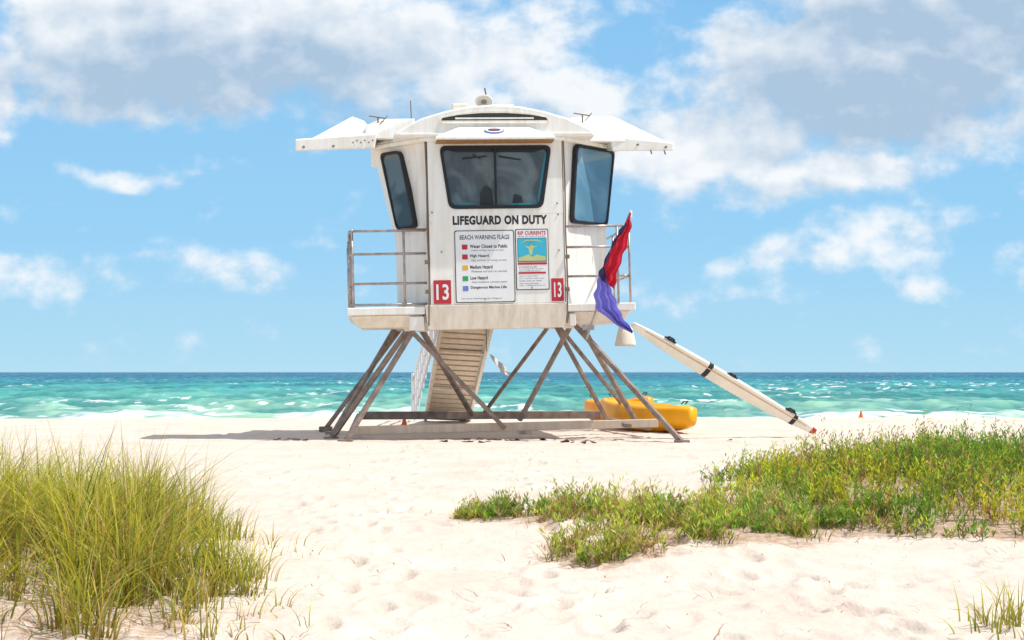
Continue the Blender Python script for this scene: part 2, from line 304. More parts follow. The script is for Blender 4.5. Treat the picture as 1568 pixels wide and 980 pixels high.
# cab
lo=[(-1.02,.06),(1.02,.06),(1.86,.85),(1.86,2.2),(1.05,2.95),(-1.05,2.95),(-1.5,2.2),(-1.5,.62)]
up=[(-1.02,.06),(1.02,.06),(2.02,.95),(2.02,2.3),(1.05,3.05),(-1.05,3.05),(-1.80,2.3),(-1.80,.75)]
g=Geo(); n=8
vs=[(x,y,2.082) for x,y in lo]+[(x,y,3.27) for x,y in lo]+[(x,y,4.62) for x,y in up]
fs=[list(range(8))[::-1],list(range(16,24))]
for k in range(2):
    for i in range(8): fs.append([k*8+i,k*8+(i+1)%8,(k+1)*8+(i+1)%8,(k+1)*8+i])
g.add(vs,fs); T('cab_shell',M_WHITE,g,.02)
wpoly=[(-.71,3.56),(.71,3.56),(.86,4.50),(-.84,4.50)]
win=rounded(wpoly,.11)
g=Geo(); outer=[]
c=(0,4.02)
for (x,y) in win:
    dx,dy=x-c[0],y-c[1]; t=min((1.03/abs(dx)) if dx else 9,.55/abs(dy) if dy else 9); outer.append((c[0]+dx*t,c[1]+dy*t))
g.ring(outer,win,(0,0,0),EX,EZ,EF,-.05,.05)
g.box((-1.03,-.048,2.102),(1.03,.05,3.47)); g.box((-1.03,-.048,4.57),(1.03,.05,4.70))
for sx_ in (-1,1):
    for (zc,zz) in ((4.57,1),(3.47,-1)):
        pts=[p for p in outer if p[0]*sx_>0 and (p[1]-c[1])*zz>0]
        a=[p for p in pts if abs(abs(p[0])-1.03)<1e-4]; bb=[p for p in pts if abs(abs(p[1]-c[1])-.55)<1e-4]
        if a and bb:
            pa=max(a,key=lambda p:p[1]*zz); pb=max(bb,key=lambda p:p[0]*sx_)
            g.prism([pa,(1.03*sx_,zc),pb],(0,0,0),EX,EZ,EF,-.04,.0495)
T('bay_panel',M_WHITE,g)
fr_o=inset(win,-.012); fr_i=inset(win,.04)
g=Geo(); g.ring(fr_o,fr_i,(0,0,0),EX,EZ,EF,-.02,.066); g.box((-.012,-.058,3.60),(.018,.0,4.46)); T('front_window_frame',M_BLACK,g)
g=Geo(); g.prism(fr_i,(0,0,0),EX,EZ,EF,-.03,.012); T('front_window_glass',M_GLASS,g)
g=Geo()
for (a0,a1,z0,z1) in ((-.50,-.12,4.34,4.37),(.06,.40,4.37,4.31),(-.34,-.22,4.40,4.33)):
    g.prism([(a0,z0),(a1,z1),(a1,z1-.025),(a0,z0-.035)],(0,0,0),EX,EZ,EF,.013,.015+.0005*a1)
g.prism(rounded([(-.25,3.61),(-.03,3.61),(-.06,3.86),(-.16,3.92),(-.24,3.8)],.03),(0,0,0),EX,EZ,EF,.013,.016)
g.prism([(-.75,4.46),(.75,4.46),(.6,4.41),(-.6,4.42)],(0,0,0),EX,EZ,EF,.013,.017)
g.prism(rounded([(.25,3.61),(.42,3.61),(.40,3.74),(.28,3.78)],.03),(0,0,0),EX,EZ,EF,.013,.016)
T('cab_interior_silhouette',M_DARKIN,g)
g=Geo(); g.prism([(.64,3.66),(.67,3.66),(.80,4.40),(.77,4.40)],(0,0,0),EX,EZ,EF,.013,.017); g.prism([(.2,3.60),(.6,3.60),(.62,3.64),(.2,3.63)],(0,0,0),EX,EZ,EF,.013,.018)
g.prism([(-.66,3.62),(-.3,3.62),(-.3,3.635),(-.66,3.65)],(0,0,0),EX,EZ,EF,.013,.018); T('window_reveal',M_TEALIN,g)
def panelwin(name,a,b,A,B,mat,fx0,fx1,gx0,gx1,z0,z1,r,off=.012):
    a=Vector((*a,3.27));b=Vector((*b,3.27));A=Vector((*A,4.62));B=Vector((*B,4.62))
    c0=(a+b+A+B)/4; nrm=((b+B)-(a+A)).cross((A+B)-(a+b)).normalized()
    if nrm.y>0: nrm=-nrm
    ex=((b+B)-(a+A)); ex=(ex-nrm*ex.dot(nrm)).normalized()
    ey=nrm.cross(ex).normalized()
    if ey.z<0: ey=-ey
    def bil(s,t): 
        p=(a*(1-s)+b*s)*(1-t)+(A*(1-s)+B*s)*t; d=p-c0; return (d.dot(ex),d.dot(ey))
    poly=rounded([bil(fx0,z0),bil(fx1,z0),bil(gx1,z1),bil(gx0,z1)],r)
    g=Geo(); g.ring(inset(poly,-.01),inset(poly,.035),c0,ex,ey,nrm,-.08,off+.03); T(name+'_frame',M_BLACK,g)
    g=Geo(); g.prism(inset(poly,.03),c0,ex,ey,nrm,-.08,off+.012); T(name+'_glass',mat,g)
panelwin('right_corner_window',lo[1],lo[2],up[1],up[2],M_GLASS2,.16,.92,.24,.97,.06,.96,.10,.05)
panelwin('left_corner_window',lo[7],lo[0],up[7],up[0],M_GLASS,.12,.66,.10,.50,.03,.92,.09,.05)
g=Geo()
for uu in (-1.06,1.06):
    g.tube([(uu,-.03,4.62),(uu+.01,-.045,3.9),(uu,-.05,3.2),(uu+.015,-.045,2.5),(uu,-.08,2.1),(uu-.01,-.06,1.78)],.012,6)
g.tube([(-1.04,.0,4.62),(-1.04,-.0,2.1)],.012,6); g.tube([(1.04,.0,4.62),(1.04,-.0,2.1)],.012,6)
T('cables',M_GROOVE,g)
g=Geo(); g.box((-1.46,.0,3.25),(-1.04,.1,3.27)); 
for (x,z) in ((-1.08,2.75),(1.08,2.8),(-1.08,2.3),(1.07,2.3)): g.box((x-.03,-.09,z-.03),(x+.03,-.03,z+.03))
T('latches',M_GROOVE,g,.005)
# roof
arc=[(-1.55,4.64),(-1.5,4.72),(-1.12,4.92),(-.75,5.03),(-.4,5.10),(0,5.13),(.4,5.10),(.75,5.03),(1.12,4.92),(1.5,4.74),(1.55,4.64)]
g=Geo(); g.prism(arc,(0,0,0),EX,EZ,EF,-3.1,.12); T('roof_shell',M_WHITE,g,.03)
g=Geo(); pts=[(-1.06,-.1),(1.06,-.1),(2.10,.88),(2.10,2.4),(1.1,3.15),(-1.1,3.15),(-1.88,2.4),(-1.88,.66)]
g.add([(x,y,4.58) for x,y in pts]+[(x,y,4.64) for x,y in pts],[list(range(8))[::-1],list(range(8,16))]+[[i,(i+1)%8,(i+1)%8+8,i+8] for i in range(8)]); T('eaves',M_WHITE,g,.012)
g=Geo(); g.hull([(x,y,4.645) for x,y in pts]+[(-1.2,.3,4.86),(1.2,.3,4.86),(1.2,2.6,4.86),(-1.2,2.6,4.86)]); T('corner_roof',M_WHITE,g,.02)
g=Geo(); ven=[(-.82,4.87),(.82,4.87),(.8,4.92),(.55,4.97),(.2,5.0),(-.2,5.0),(-.55,4.97),(-.8,4.92)]
g.ring(inset(ven,-.02),inset(ven,.008),(0,0,0),EX,EZ,EF,.10,.145); T('vent_frame',M_CREAM,g)
g=Geo(); g.prism(ven,(0,0,0),EX,EZ,EF,.10,.128); T('vent_opening',plain('vent_shade',(.05,.065,.06),.7),g)
g=Geo(); g.box((-.6,-.140,4.90),(.6,-.129,4.925)); T('vent_louvre',M_WHITE,g)
g=Geo(); g.box((-.8,-.16,4.83),(.8,-.12,4.85)); g.box((-1.5,-.15,4.655),(1.5,-.121,4.69)); T('fascia_trim',M_WHITE,g,.008)
g=Geo(); g.hull([(-.55,-.05,4.80),(.50,-.05,4.80),(-.5,-.12,4.80),(.45,-.12,4.80),(-.92,-.34,4.60),(.90,-.34,4.60),(-.92,-.34,4.555),(.90,-.34,4.555),(-.92,-.05,4.565),(.90,-.05,4.565)]); T('window_hood',M_WHITE,g,.015)
g=Geo(); g.box((-.90,-.335,4.540),(.88,-.05,4.552)); T('hood_rust_edge',plain('rust',(.38,.2,.08),.8,var=.4,scale=20),g)
O=Vector((-.02,-.235,4.705)); nrm=Vector((0,-.7,.75)).normalized(); ey=Vector((0,.75,.7)).normalized()
def disc(rx,ry,k=20,cx=0,cy=0): return [(cx+rx*math.cos(2*math.pi*i/k),cy+ry*math.sin(2*math.pi*i/k)) for i in range(k)]
for nm,mt,a,bb,d in (('emblem_rim',M_BLU,.15,.07,.012),('emblem_field',M_SIGN,.135,.058,.015),('emblem_core',M_INK,.10,.035,.018),('emblem_centre',M_RED,.05,.018,.021)):
    g=Geo(); g.prism(disc(a,bb),O,EX,ey,nrm,-.03,d); T(nm,mt,g)
# storm shutters (raised, sloping up to the back)
g=Geo(); g.hull([(-3.03,.25,4.50),(-3.03,.25,4.68),(-1.78,.25,4.76),(-1.82,.25,4.53),(-2.95,1.9,4.80),(-2.95,1.9,4.93),(-1.78,1.9,5.0),(-1.8,1.9,4.84)]); T('left_shutter',M_WHITE,g,.02)
g=Geo(); g.hull([(-2.80,.36,4.70),(-1.80,.30,4.76),(-2.16,1.1,5.19),(-1.98,1.0,5.10),(-2.7,1.85,4.95),(-1.8,1.85,4.98),(-2.12,1.3,5.20)]); T('left_shutter_peak',M_WHITE,g,.015)
g=Geo(); g.hull([(-1.98,.32,4.70),(-1.2,.25,4.66),(-1.95,.4,4.92),(-1.72,.5,5.03),(-1.2,.3,5.0),(-1.98,1.8,4.84),(-1.2,1.8,4.84),(-1.75,1.8,5.03),(-1.2,1.8,5.02)]); T('left_hinge_cowl',M_WHITE,g,.02)
g=Geo(); g.hull([(2.88,.35,4.48),(2.88,.35,4.61),(1.86,.35,4.72),(1.90,.35,4.48),(2.80,2.0,4.80),(2.80,2.0,4.93),(1.8,2.0,4.95),(1.8,2.0,4.80)]); T('right_shutter',M_WHITE,g,.02)
g=Geo(); g.hull([(1.25,.25,4.62),(2.80,.42,4.62),(1.15,.3,4.95),(1.3,.6,5.06),(2.0,.95,5.15),(2.16,1.0,5.10),(1.2,1.9,4.96),(2.1,1.9,5.06),(2.75,1.95,4.92),(1.25,1.9,4.8)]); T('right_hinge_cowl',M_WHITE,g,.02)
g=Geo()
for s_,u0,dz in ((-1,-1.78,.09),(1,1.42,.12)):
    g.tube([(u0-.12,.4,4.97+dz),(u0+.14,.4,4.93+dz)],.010,6); g.tube([(u0+.02,.4,4.82+dz),(u0+.02,.4,4.95+dz)],.012,6); g.tube([(u0+.05,.36,4.84+dz),(u0+.17,.4,4.97+dz)],.008,6)
for q in range(7): g.prism(disc(.012,.012,8),(-2.15+.06*q,.24,4.62+ (q%2)*.03),EX,EZ,EF,-.0,.012)
g.tube([(2.5,.33,4.49),(2.52,.33,4.43)],.012,6); g.tube([(2.72,.33,4.48),(2.74,.33,4.42)],.012,6)
for (x,z) in ((-2.9,4.56),(-2.45,4.57),(2.3,4.58),(2.75,4.54)): g.prism(disc(.022,.016,8),(x,.25 if x<0 else .35,z),EX,EZ,EF,.0,.010)
T('shutter_hardware',M_GROOVE,g)
# roof horns and antennas
g=Geo()
g.box((-.62,.2,5.04),(-.38,.4,5.21)); g.box((-.36,.2,5.08),(-.30,.36,5.18)); g.box((.10,.2,5.1),(.34,.4,5.20)); g.beam((-.2,.5,5.18),(-.05,.5,5.18),.12); T('roof_speaker',M_CREAM,g,.02)
g=Geo()
k=20; vs=[]; fs=[]
for (r,y) in ((.04,.5),(.05,.3),(.13,.05),(.142,.05),(.10,.1),(.03,.2)):
    vs+=[(-.15+.01+r*math.cos(2*math.pi*i/k),y,5.20+r*.8*math.sin(2*math.pi*i/k)) for i in range(k)]
for q in range(5):
    for i in range(k): fs.append([q*k+i,q*k+(i+1)%k,(q+1)*k+(i+1)%k,(q+1)*k+i])
fs.append([5*k+i for i in range(k)]); g.add(vs,fs)
T('roof_horn',M_WHITE,g,0,True)
g=Geo(); g.prism(disc(.045,.038),(-.14,.06,5.20),EX,EZ,EF,.0,.01); T('horn_throat',M_GROOVE,g)
g=Geo(); g.tube([(0.08,1.2,5.1),(-.02,1.2,5.66)],.013,6); g.tube([(-1.22,1.0,4.8),(-1.23,1.0,5.42)],.009,6); T('antennas',M_GROOVE,g)
# railings
g=Geo(); R=.019
for w in (3.24,2.89,2.44,2.12):
    g.tube([(-1.08,.03,w),(-2.18,.03,w),(-2.24,.12,w),(-2.32,3.0,w+.04)],R)
for w in (3.27,2.95,2.5):
    g.tube([(1.08,.0,w),(1.95,.0,w),(2.08,.12,w),(2.08,3.0,w)],R)
for p in ((-2.2,.05),(-2.24,.6),(-2.28,1.7),(-2.32,3.0),(-1.42,.03),(2.07,.07),(2.08,1.5),(2.08,3.0),(1.87,.0)):
    g.tube([(p[0],p[1],2.08),(p[0],p[1],3.27)],R)
T('deck_railing',M_RAIL,g,0,True)
# signs
def text(name,body,u0,u1,w0,w1,v,mat,bold=0.0,parent=TOW):
    cu=bpy.data.curves.new(name,'FONT'); cu.body=body; cu.size=1; cu.extrude=0.0; cu.offset=bold; cu.resolution_u=3; cu.space_character=1.0+bold*2
    o=bpy.data.objects.new(name,cu); COL.objects.link(o); bpy.context.view_layer.update()
    me=bpy.data.meshes.new_from_object(o.evaluated_get(bpy.context.evaluated_depsgraph_get())); bpy.data.objects.remove(o)
    co=np.zeros(len(me.vertices)*3); me.vertices.foreach_get('co',co); co=co.reshape(-1,3)
    mn=co.min(0); mxx=co.max(0); s0=(u1-u0)/(mxx[0]-mn[0]); s1=(w1-w0)/(mxx[1]-mn[1])
    for vv in me.vertices:
        q=M@Vector((u0+(vv.co.x-mn[0])*s0,v,w0+(vv.co.y-mn[1])*s1)); vv.co=q-parent.location
    me.materials.clear(); me.materials.append(mat)
    o=bpy.data.objects.new(name,me); COL.objects.link(o); o.parent=parent; return o
text('lettering','LIFEGUARD ON DUTY',-.67,.78,3.305,3.445,-.0505,M_INK,.05)
def board(name,u0,u1,w0,w1,mat,d0=.045,d1=.056,r=.015):
    g=Geo(); g.prism(rounded([(u0,w0),(u1,w0),(u1,w1),(u0,w1)],r,3),(0,0,0),EX,EZ,EF,d0,d1); return T(name,mat,g)
board('warning_sign_edge',-.65,.26,2.12,3.22,M_INK,.045,.056,.03)
board('warning_sign_board',-.638,.248,2.132,3.208,M_SIGN,.045,.060,.03)
vv=-.0612
text('warning_title','BEACH WARNING FLAGS',-.57,.19,3.08,3.15,vv,M_INK,.015)
rows=[('Water Closed to Public','',M_RED,2.95),('High Hazard','High surf and / or strong currents',M_RED,2.80),('Medium Hazard','Moderate surf and / or currents',M_YEL,2.635),('Low Hazard','Calm conditions, exercise caution',M_GRN,2.47),('Dangerous Marine Life','',M_BLU,2.32)]
for i,(a,bb,mt,w) in enumerate(rows):
    board('flag_symbol_%d'%i,-.54,-.455,w-.02,w+.055,mt,.058,.0625,.005)
    text('row_%d'%i,a,-.42,-.42+.0262*len(a),w+.0,w+.055,vv,M_INK,.03)
    if bb: text('row_small_%d'%i,bb,-.40,.14,w-.055,w-.022,vv,M_INK)
text('warning_foot','For more information ask a lifeguard',-.56,.05,2.165,2.195,vv,M_INK)
text('warning_foot_b','double red flags: stay out of water',-.40,.1,2.90,2.928,vv,M_INK)
board('rip_sign_edge',.28,.79,2.30,3.23,M_INK,.045,.056,.02)
board('rip_sign_board',.292,.778,2.312,3.218,M_SIGN,.045,.060,.02)
text('rip_title','RIP CURRENTS',.32,.75,3.14,3.20,vv,M_RED,.03)
text('rip_sub','Break the Grip of the Rip',.33,.74,3.105,3.13,vv,M_INK)
board('rip_picture_edge',.31,.76,2.73,3.095,M_INK,.058,.0615,.005)
board('rip_picture',.317,.753,2.74,3.087,M_CYAN,.058,.0628,.005)
g=Geo(); g.prism([(.32,2.745),(.75,2.745),(.75,2.80),(.6,2.84),(.54,2.80),(.48,2.84),(.32,2.79)],(0,0,0),EX,EZ,EF,.058,.0638)
g.prism([(.50,2.84),(.53,2.84),(.55,2.94),(.62,2.97),(.55,2.965),(.53,3.0),(.50,2.96),(.42,2.97),(.48,2.93)],(0,0,0),EX,EZ,EF,.058,.0638)
g.prism([(.34,3.0),(.44,3.05),(.62,3.05),(.73,3.01),(.62,3.065),(.44,3.065)],(0,0,0),EX,EZ,EF,.058,.0638); T('rip_current_drawing',M_SANDSIGN,g)
board('rip_band',.31,.76,2.685,2.72,M_RED,.058,.0628,.004); board('rip_band_low',.32,.74,2.545,2.575,M_RED,.058,.0628,.004)
for i,w in enumerate((2.65,2.62,2.59,2.51,2.475,2.44,2.40,2.365)): text('rip_line_%d'%i,['IF CAUGHT IN A RIP','do not fight the current','swim along the shore','wave for help and float','if in doubt stay out','know how to swim','never swim alone ever','ask a lifeguard first'][i],.33,.60+.14*((i*37%10)/10),w-.012,w+.012,vv,M_INK)
for (u0,u1,w0,w1) in ((-.985,-.72,2.11,2.47),(.82,1.01,2.12,2.47)):
    board('number_sign',u0,u1,w0,w1,M_RED,.045,.057,.01); 
    text('number_13','13',u0+.04,u1-.035,w0+.06,w1-.06,-.0585,M_SIGN,.02)
g=Geo()
for (x,z) in ((-.98,3.5),(.95,3.45),(-.2,2.17),(.52,2.33),(.95,2.9),(-.85,2.9),(.94,3.62)): g.prism(disc(.012,.012,8),(x,0,z),EX,EZ,EF,.04,.064)
T('bolts',M_GROOVE,g)
# legs (world coordinates)
FL=Vector((-1.50,20.15,1.74)); FR=Vector((.98,20.4,1.80)); BL=Vector((-1.92,22.7,1.82)); BR=Vector((.66,23.0,1.88))
fFL=Vector((-2.52,19.75,.0)); fFR=Vector((2.55,19.6,.0)); fBL=Vector((-3.28,23.0,.06)); fBR=Vector((2.35,23.6,.03))
beamL=Vector((-2.50,20.35,.14)); beamR=Vector((2.32,20.85,.24))
bL=Vector((-2.72,23.2,.28)); bR=Vector((1.6,23.7,.28))
g=Geo()
def leg(a,b_,w=.085,h=.06): g.beam(a,b_,w,h)
leg(FL,fFL,.1,.07); leg(FL+Vector((-.1,.1,0)),Vector((-2.85,20.6,.0)),.09,.07); leg(FL+Vector((-.1,0,0)),Vector((-.11,20.45,.17)))
leg(FL+Vector((.08,.1,0)),Vector((-.70,22.9,.30)),.08); 
leg(BL,fBL,.09); leg(BL+Vector((.1,.1,0)),Vector((-.35,23.3,.30)),.08); leg(BL+Vector((-.1,-.1,0)),Vector((-3.0,21.8,.0)),.09)
leg(FR,fFR,.1,.07); leg(FR+Vector((-.05,.1,0)),Vector((.12,20.9,.28))); leg(FR+Vector((.1,.1,0)),Vector((2.2,22.6,.1)),.08)
leg(BR,Vector((-.5,23.3,.32)),.08); leg(BR+Vector((.1,-.1,0)),Vector((1.75,23.3,.1)),.08); leg(BR+Vector((.15,.1,0)),fBR,.08)
g.make('support_legs',M_STEEL,TOW,None,.006)
g=Geo(); g.beam(beamL,beamR,.15,.13); g.make('front_skid_beam',M_WOOD,TOW,None,.01)
g=Geo(); g.beam(bL,bR,.12,.14); g.beam(beamL+Vector((0,.09,0)),bL,.08,.08); g.beam((2.2,20.95,.16),(1.7,23.6,.2),.08,.08); g.make('rear_skid_beams',M_STEEL,TOW,None,.01)
g=Geo()
for p in (fFL,fFR,fBL,Vector((-2.85,20.6,.0)),Vector((-3.0,21.8,0)),fBR): g.box((p.x-.11,p.y-.08,p.z-.05),(p.x+.11,p.y+.08,p.z+.035))
g.box((.1,19.9,.10),(.30,20.0,.16)); g.box((1.72,20.05,.2),(1.84,20.5,.26)); g.make('foot_plates',M_STEEL,TOW,None,.006)
g=Geo()
for p in (FL,FR,BL,BR): g.box((p.x-.16,p.y-.05,p.z-.06),(p.x+.16,p.y+.16,p.z+.03))
g.make('apex_brackets',M_CREAM,TOW,None,.01)
# access ramp at the back
RT=Vector((-.80,23.15,1.95)); RB=Vector((-1.36,27.2,.05)); d=(RB-RT); dn=d.normalized(); side=Vector((1,0,0)); side=(side-dn*side.dot(dn)).normalized(); nr=side.cross(dn).normalized()
if nr.z<0: nr=-nr
g=Geo(); nn=20
for i in range(nn):
    t=(i+.5)/nn; p=RT+d*t; hw=.41
    g.beam(p-side*hw,p+side*hw,d.length/nn*.74,.03,4,nr)
g.make('ramp_slats',M_RAMP,TOW,None,.004)
g=Geo(); g.beam(RT+nr*.024,RB+nr*.024,.80,.01,4,nr); g.make('ramp_gap_shade',M_RAMPS,TOW,None)  # dark sheet above the slats, paints the shade in their gaps
g=Geo()
for s_ in (-1,1): g.beam(RT+side*.45*s_-nr*.03,RB+side*.45*s_-nr*.03,.06,.16,4,nr)
for t in (.25,.62): 
    p=RT+d*t-nr*.06; g.beam(p-side*.42,p+side*.42,.05,.05,4,nr)
g.make('ramp_stringers',M_CREAM,TOW,None,.004)
g=Geo()
a=RT-side*.52; b_=RB-side*.66
for hh in (.15,.5,.9): g.tube([a+Vector((0,0,hh-.3)),b_+Vector((0,0,hh))],.028,6)
for i in range(11):
    t=i/10; p=a.lerp(b_,t); g.tube([p-Vector((0,0,.1)),p+Vector((.0,0,.9-.3*(1-t)))],.022,6)
g.tube([b_-Vector((.05,0,0)),b_+Vector((-.05,0,.95))],.03,6)
g.make('ramp_handrail',M_SIGN,TOW,None)
g=Geo(); vs=[];fs=[]
for i in range(9):
    for j in range(6):
        x=-.44+.048*j+.030*i+.01*math.sin(i*2.1); z=1.40-.042*i-.032*j+.015*math.sin(i*1.3+j); vs.append((x,23.6+.03*math.sin(j*2+i),z))
for i in range(8):
    for j in range(5): fs.append([i*6+j,i*6+j+1,i*6+j+7,i*6+j+6])
g.add(vs,fs); g.make('hanging_cloth',M_TOWEL,TOW,None,0,True)
g=Geo(); g.tube([(-.46,23.6,1.43),(-.46,23.2,1.9)],.008,6); g.make('cloth_line',M_GROOVE,TOW)
# ------------------------------------------------------------------ flags
FLG=empty('warning_flags',(1.2,19.8,1.7)); Yf=19.75
g=Geo(); g.tube([(1.14,20.05,1.55),(1.40,19.9,2.35),(1.79,Yf+.03,3.48)],.018,8); g.box((1.08,19.98,1.7),(1.26,20.12,1.78)); g.make('flag_pole',M_RAIL,FLG)
g=Geo(); g.tube([(1.79,Yf+.03,3.40),(1.79,Yf+.03,3.50)],.03,8); g.make('pole_cap',M_SIGN,FLG)
def drape(name,mat,Ls,Rs,yc,folds,ampl):
    nn=40; mm=16; g=Geo(); vs=[];fs=[]
    def interp(P,t):
        k=t*(len(P)-1); i=min(int(k),len(P)-2); f=k-i; return (P[i][0]*(1-f)+P[i+1][0]*f,P[i][1]*(1-f)+P[i+1][1]*f)
    for i in range(nn+1):
        t=i/nn; a=interp(Ls,t); b_=interp(Rs,t)
        for j in range(mm+1):
            s=j/mm; jag=.012*math.sin(9*t*3+3*s)
            vs.append((a[0]*(1-s)+b_[0]*s+jag,yc+ampl*math.sin(s*folds*math.pi*2+3*t+math.sin(t*7))*(.3+t),a[1]*(1-s)+b_[1]*s+.01*math.sin(s*11+t*5)))
    for i in range(nn):
        for j in range(mm): k=i*(mm+1)+j; fs.append([k,k+1,k+mm+2,k+mm+1])
    g.add(vs,fs); g.make(name,mat,FLG,None,0,True)
drape('red_flag',M_FRED,[(1.77,3.46),(1.70,3.25),(1.55,3.05),(1.44,2.80),(1.34,2.55),(1.32,2.50)],[(1.80,3.45),(1.80,3.25),(1.73,2.95),(1.66,2.75),(1.58,2.50),(1.55,2.30)],Yf-.02,2.2,.045)
drape('dark_flag_fold',M_FNAVY,[(1.70,3.30),(1.60,3.15),(1.48,2.92),(1.36,2.65),(1.28,2.52)],[(1.73,3.26),(1.63,3.12),(1.50,2.92),(1.40,2.65),(1.42,2.38)],Yf-.085,1.2,.02)
drape('purple_flag',M_FPUR,[(1.32,2.58),(1.29,2.40),(1.24,2.22),(1.26,2.02),(1.50,1.83),(1.80,1.64)],[(1.42,2.50),(1.49,2.30),(1.56,2.15),(1.61,1.98),(1.70,1.82),(1.84,1.66)],Yf-.04,2.6,.05)
# siren under deck
g=Geo(); k=20; vs=[];fs=[]
prof=[(.03,1.79),(.10,1.77),(.13,1.66),(.165,1.50),(.17,1.46),(.15,1.46),(.10,1.6)]
for r,z in prof: vs+=[(1.78+r*math.cos(2*math.pi*i/k),20.5+r*math.sin(2*math.pi*i/k),z) for i in range(k)]
for q in range(len(prof)-1):
    for i in range(k): fs.append([q*k+i,q*k+(i+1)%k,(q+1)*k+(i+1)%k,(q+1)*k+i])
fs.append(list(range(k))); fs.append([(len(prof)-1)*k+i for i in range(k)]); g.add(vs,fs); g.make('deck_siren',M_CREAM,TOW,None,0,True)
# ------------------------------------------------------------------ rescue board
P0=Vector((1.86,20.1,1.76)); P1=Vector((4.95,21.3,.05)); RBD=empty('rescue_board',tuple((P0+P1)/2))
d=P1-P0; Lb=d.length; dn=d.normalized(); sd=Vector((0.0,-.55,.83)); sd=(sd-dn*sd.dot(dn)).normalized(); nm_=sd.cross(dn).normalized()
def hull_board(wscale,thk,off,t0,t1,n=40,sh=0):
    vs=[];fs=[];k=14
    for i in range(n+1):
        t=t0+(t1-t0)*i/n; w=.22*wscale*max(.04,(math.sin(math.pi*min(1,max(0,t*.94+.03))))**.45); th=thk*max(.15,(math.sin(math.pi*(t*.94+.03)))**.4)
        c=P0+d*t+nm_*(.10*(t-.5)**2*2+off)+sd*sh*w
        for j in range(k):
            a=2*math.pi*j/k; ca,sa=math.cos(a),math.sin(a)
            vs.append(c+sd*w*math.copysign(abs(ca)**.7,ca)+nm_*th*math.copysign(abs(sa)**.7,sa))
    for i in range(n):
        for j in range(k): fs.append([i*k+j,i*k+(j+1)%k,(i+1)*k+(j+1)%k,(i+1)*k+j])
    fs.append(list(range(k))); fs.append([n*k+j for j in range(k)]); return vs,fs
g=Geo(); g.add(*hull_board(.60,.055,0,0,1)); g.make('board_hull',M_BOARD,RBD,None,0,True)
g=Geo(); g.add(*hull_board(.10,.060,0,.06,.94,40,2.4)); g.make('board_stringer',M_TAN,RBD,None,0,True)
g=Geo(); g.add(*hull_board(.64,.060,0,.975,1.0,8)); g.make('board_tip',M_RED,RBD,None,0,True)
g=Geo()
for t in (.17,.50,.83):
    c=P0+d*t+sd*.12; a=c-dn*.07; g.tube([a,a+sd*.035+dn*.02,a+dn*.12+sd*.035,a+dn*.15],.016,6); g.beam(a-dn*.03,a+dn*.18,.04,.02)
g.make('grab_handles',M_BLACK,RBD,None,0,True)
g=Geo()
for t in (.38,.86): g.add(*hull_board(.62,.06,0,t,t+.022,3))
g.make('board_straps',M_INK,RBD,None,0,True)
# ------------------------------------------------------------------ kayaks
def kayak(name,c,yaw,L_,W_,H_,mat,pitch=0):
    e=empty(name,c); R_=Matrix.Translation(c)@Matrix.Rotation(yaw,4,'Z')@Matrix.Rotation(pitch,4,'Y')
    prof=[(0,0),(.55,.02),(.88,.25),(1.0,.55),(.99,.80),(.90,.96),(.78,.97),(.66,.78),(.4,.68),(0,.66)]
    full=[(-x,z) for x,z in prof[::-1]]+prof[1:-1]
    n=40;k=len(full);vs=[];fs=[]
    for i in range(n+1):
        t=i/n; s=max(0.05,math.sin(math.pi*t))**.5; rise=.40*abs(2*t-1)**2.2
        mid=1 if .2<t<.8 else max(0,1-abs(t-.5-(.3 if t>.5 else -.3))/.12)
        for x,z in full:
            zz=z if not(abs(x)<.8 and z>.5) else z*mid+(1-mid)*(1.10-.15*x*x)
            vs.append(R_@Vector(((t-.5)*L_,x*W_/2*s,zz*H_*(.45+.55*s)+rise*H_)))
    for i in range(n):
        for j in range(k): fs.append([i*k+j,i*k+(j+1)%k,(i+1)*k+(j+1)%k,(i+1)*k+j])
    fs.append(list(range(k))); fs.append([n*k+j for j in range(k)])
    g=Geo(); g.add(vs,fs); g.make('kayak_hull',mat,e,None,0,True)
    g=Geo()
    for x in (-.18,.22): g.beam(R_@Vector((x*L_,-W_*.36,H_*.8)),R_@Vector((x*L_,W_*.36,H_*.8)),.09,.05)
    g.make('kayak_thwarts',mat,e,None,.01)
    g=Geo() 
    for sx_ in (-1,1): g.tube([R_@Vector((sx_*L_*.40,-.04,H_*1.1)),R_@Vector((sx_*L_*.43,-.04,H_*1.2)),R_@Vector((sx_*L_*.43,.04,H_*1.2)),R_@Vector((sx_*L_*.40,.04,H_*1.1))],.010,6)
    g.make('kayak_handles',M_BLACK,e)
kayak('rescue_kayak',(2.40,23.4,.0),math.radians(-62),2.8,.85,.50,M_KAYAK,.04)
kayak('rescue_kayak',(2.06,25.2,.03),math.radians(-52),1.8,.72,.50,M_KAYAKO,-.05)
for (x,y,z,s) in ((-1.98,24.0,.05,.17),(7.75,29.0,.06,.13)):
    e=empty('orange_cone',(x,y,z)); g=Geo(); k=14; vs=[];fs=[]
    for r,zz in ((.5,0),(.5,.08),(.36,.1),(.1,1.0),(.0,1.0)): vs+=[(x+r*s*math.cos(2*math.pi*i/k),y+r*s*math.sin(2*math.pi*i/k),z-.02+zz*s*1.2) for i in range(k)]
    for q in range(4):
        for i in range(k): fs.append([q*k+i,q*k+(i+1)%k,(q+1)*k+(i+1)%k,(q+1)*k+i])
    fs.append(list(range(k))[::-1]); g.add(vs,fs); g.make('cone_body',M_ORANGE,e)
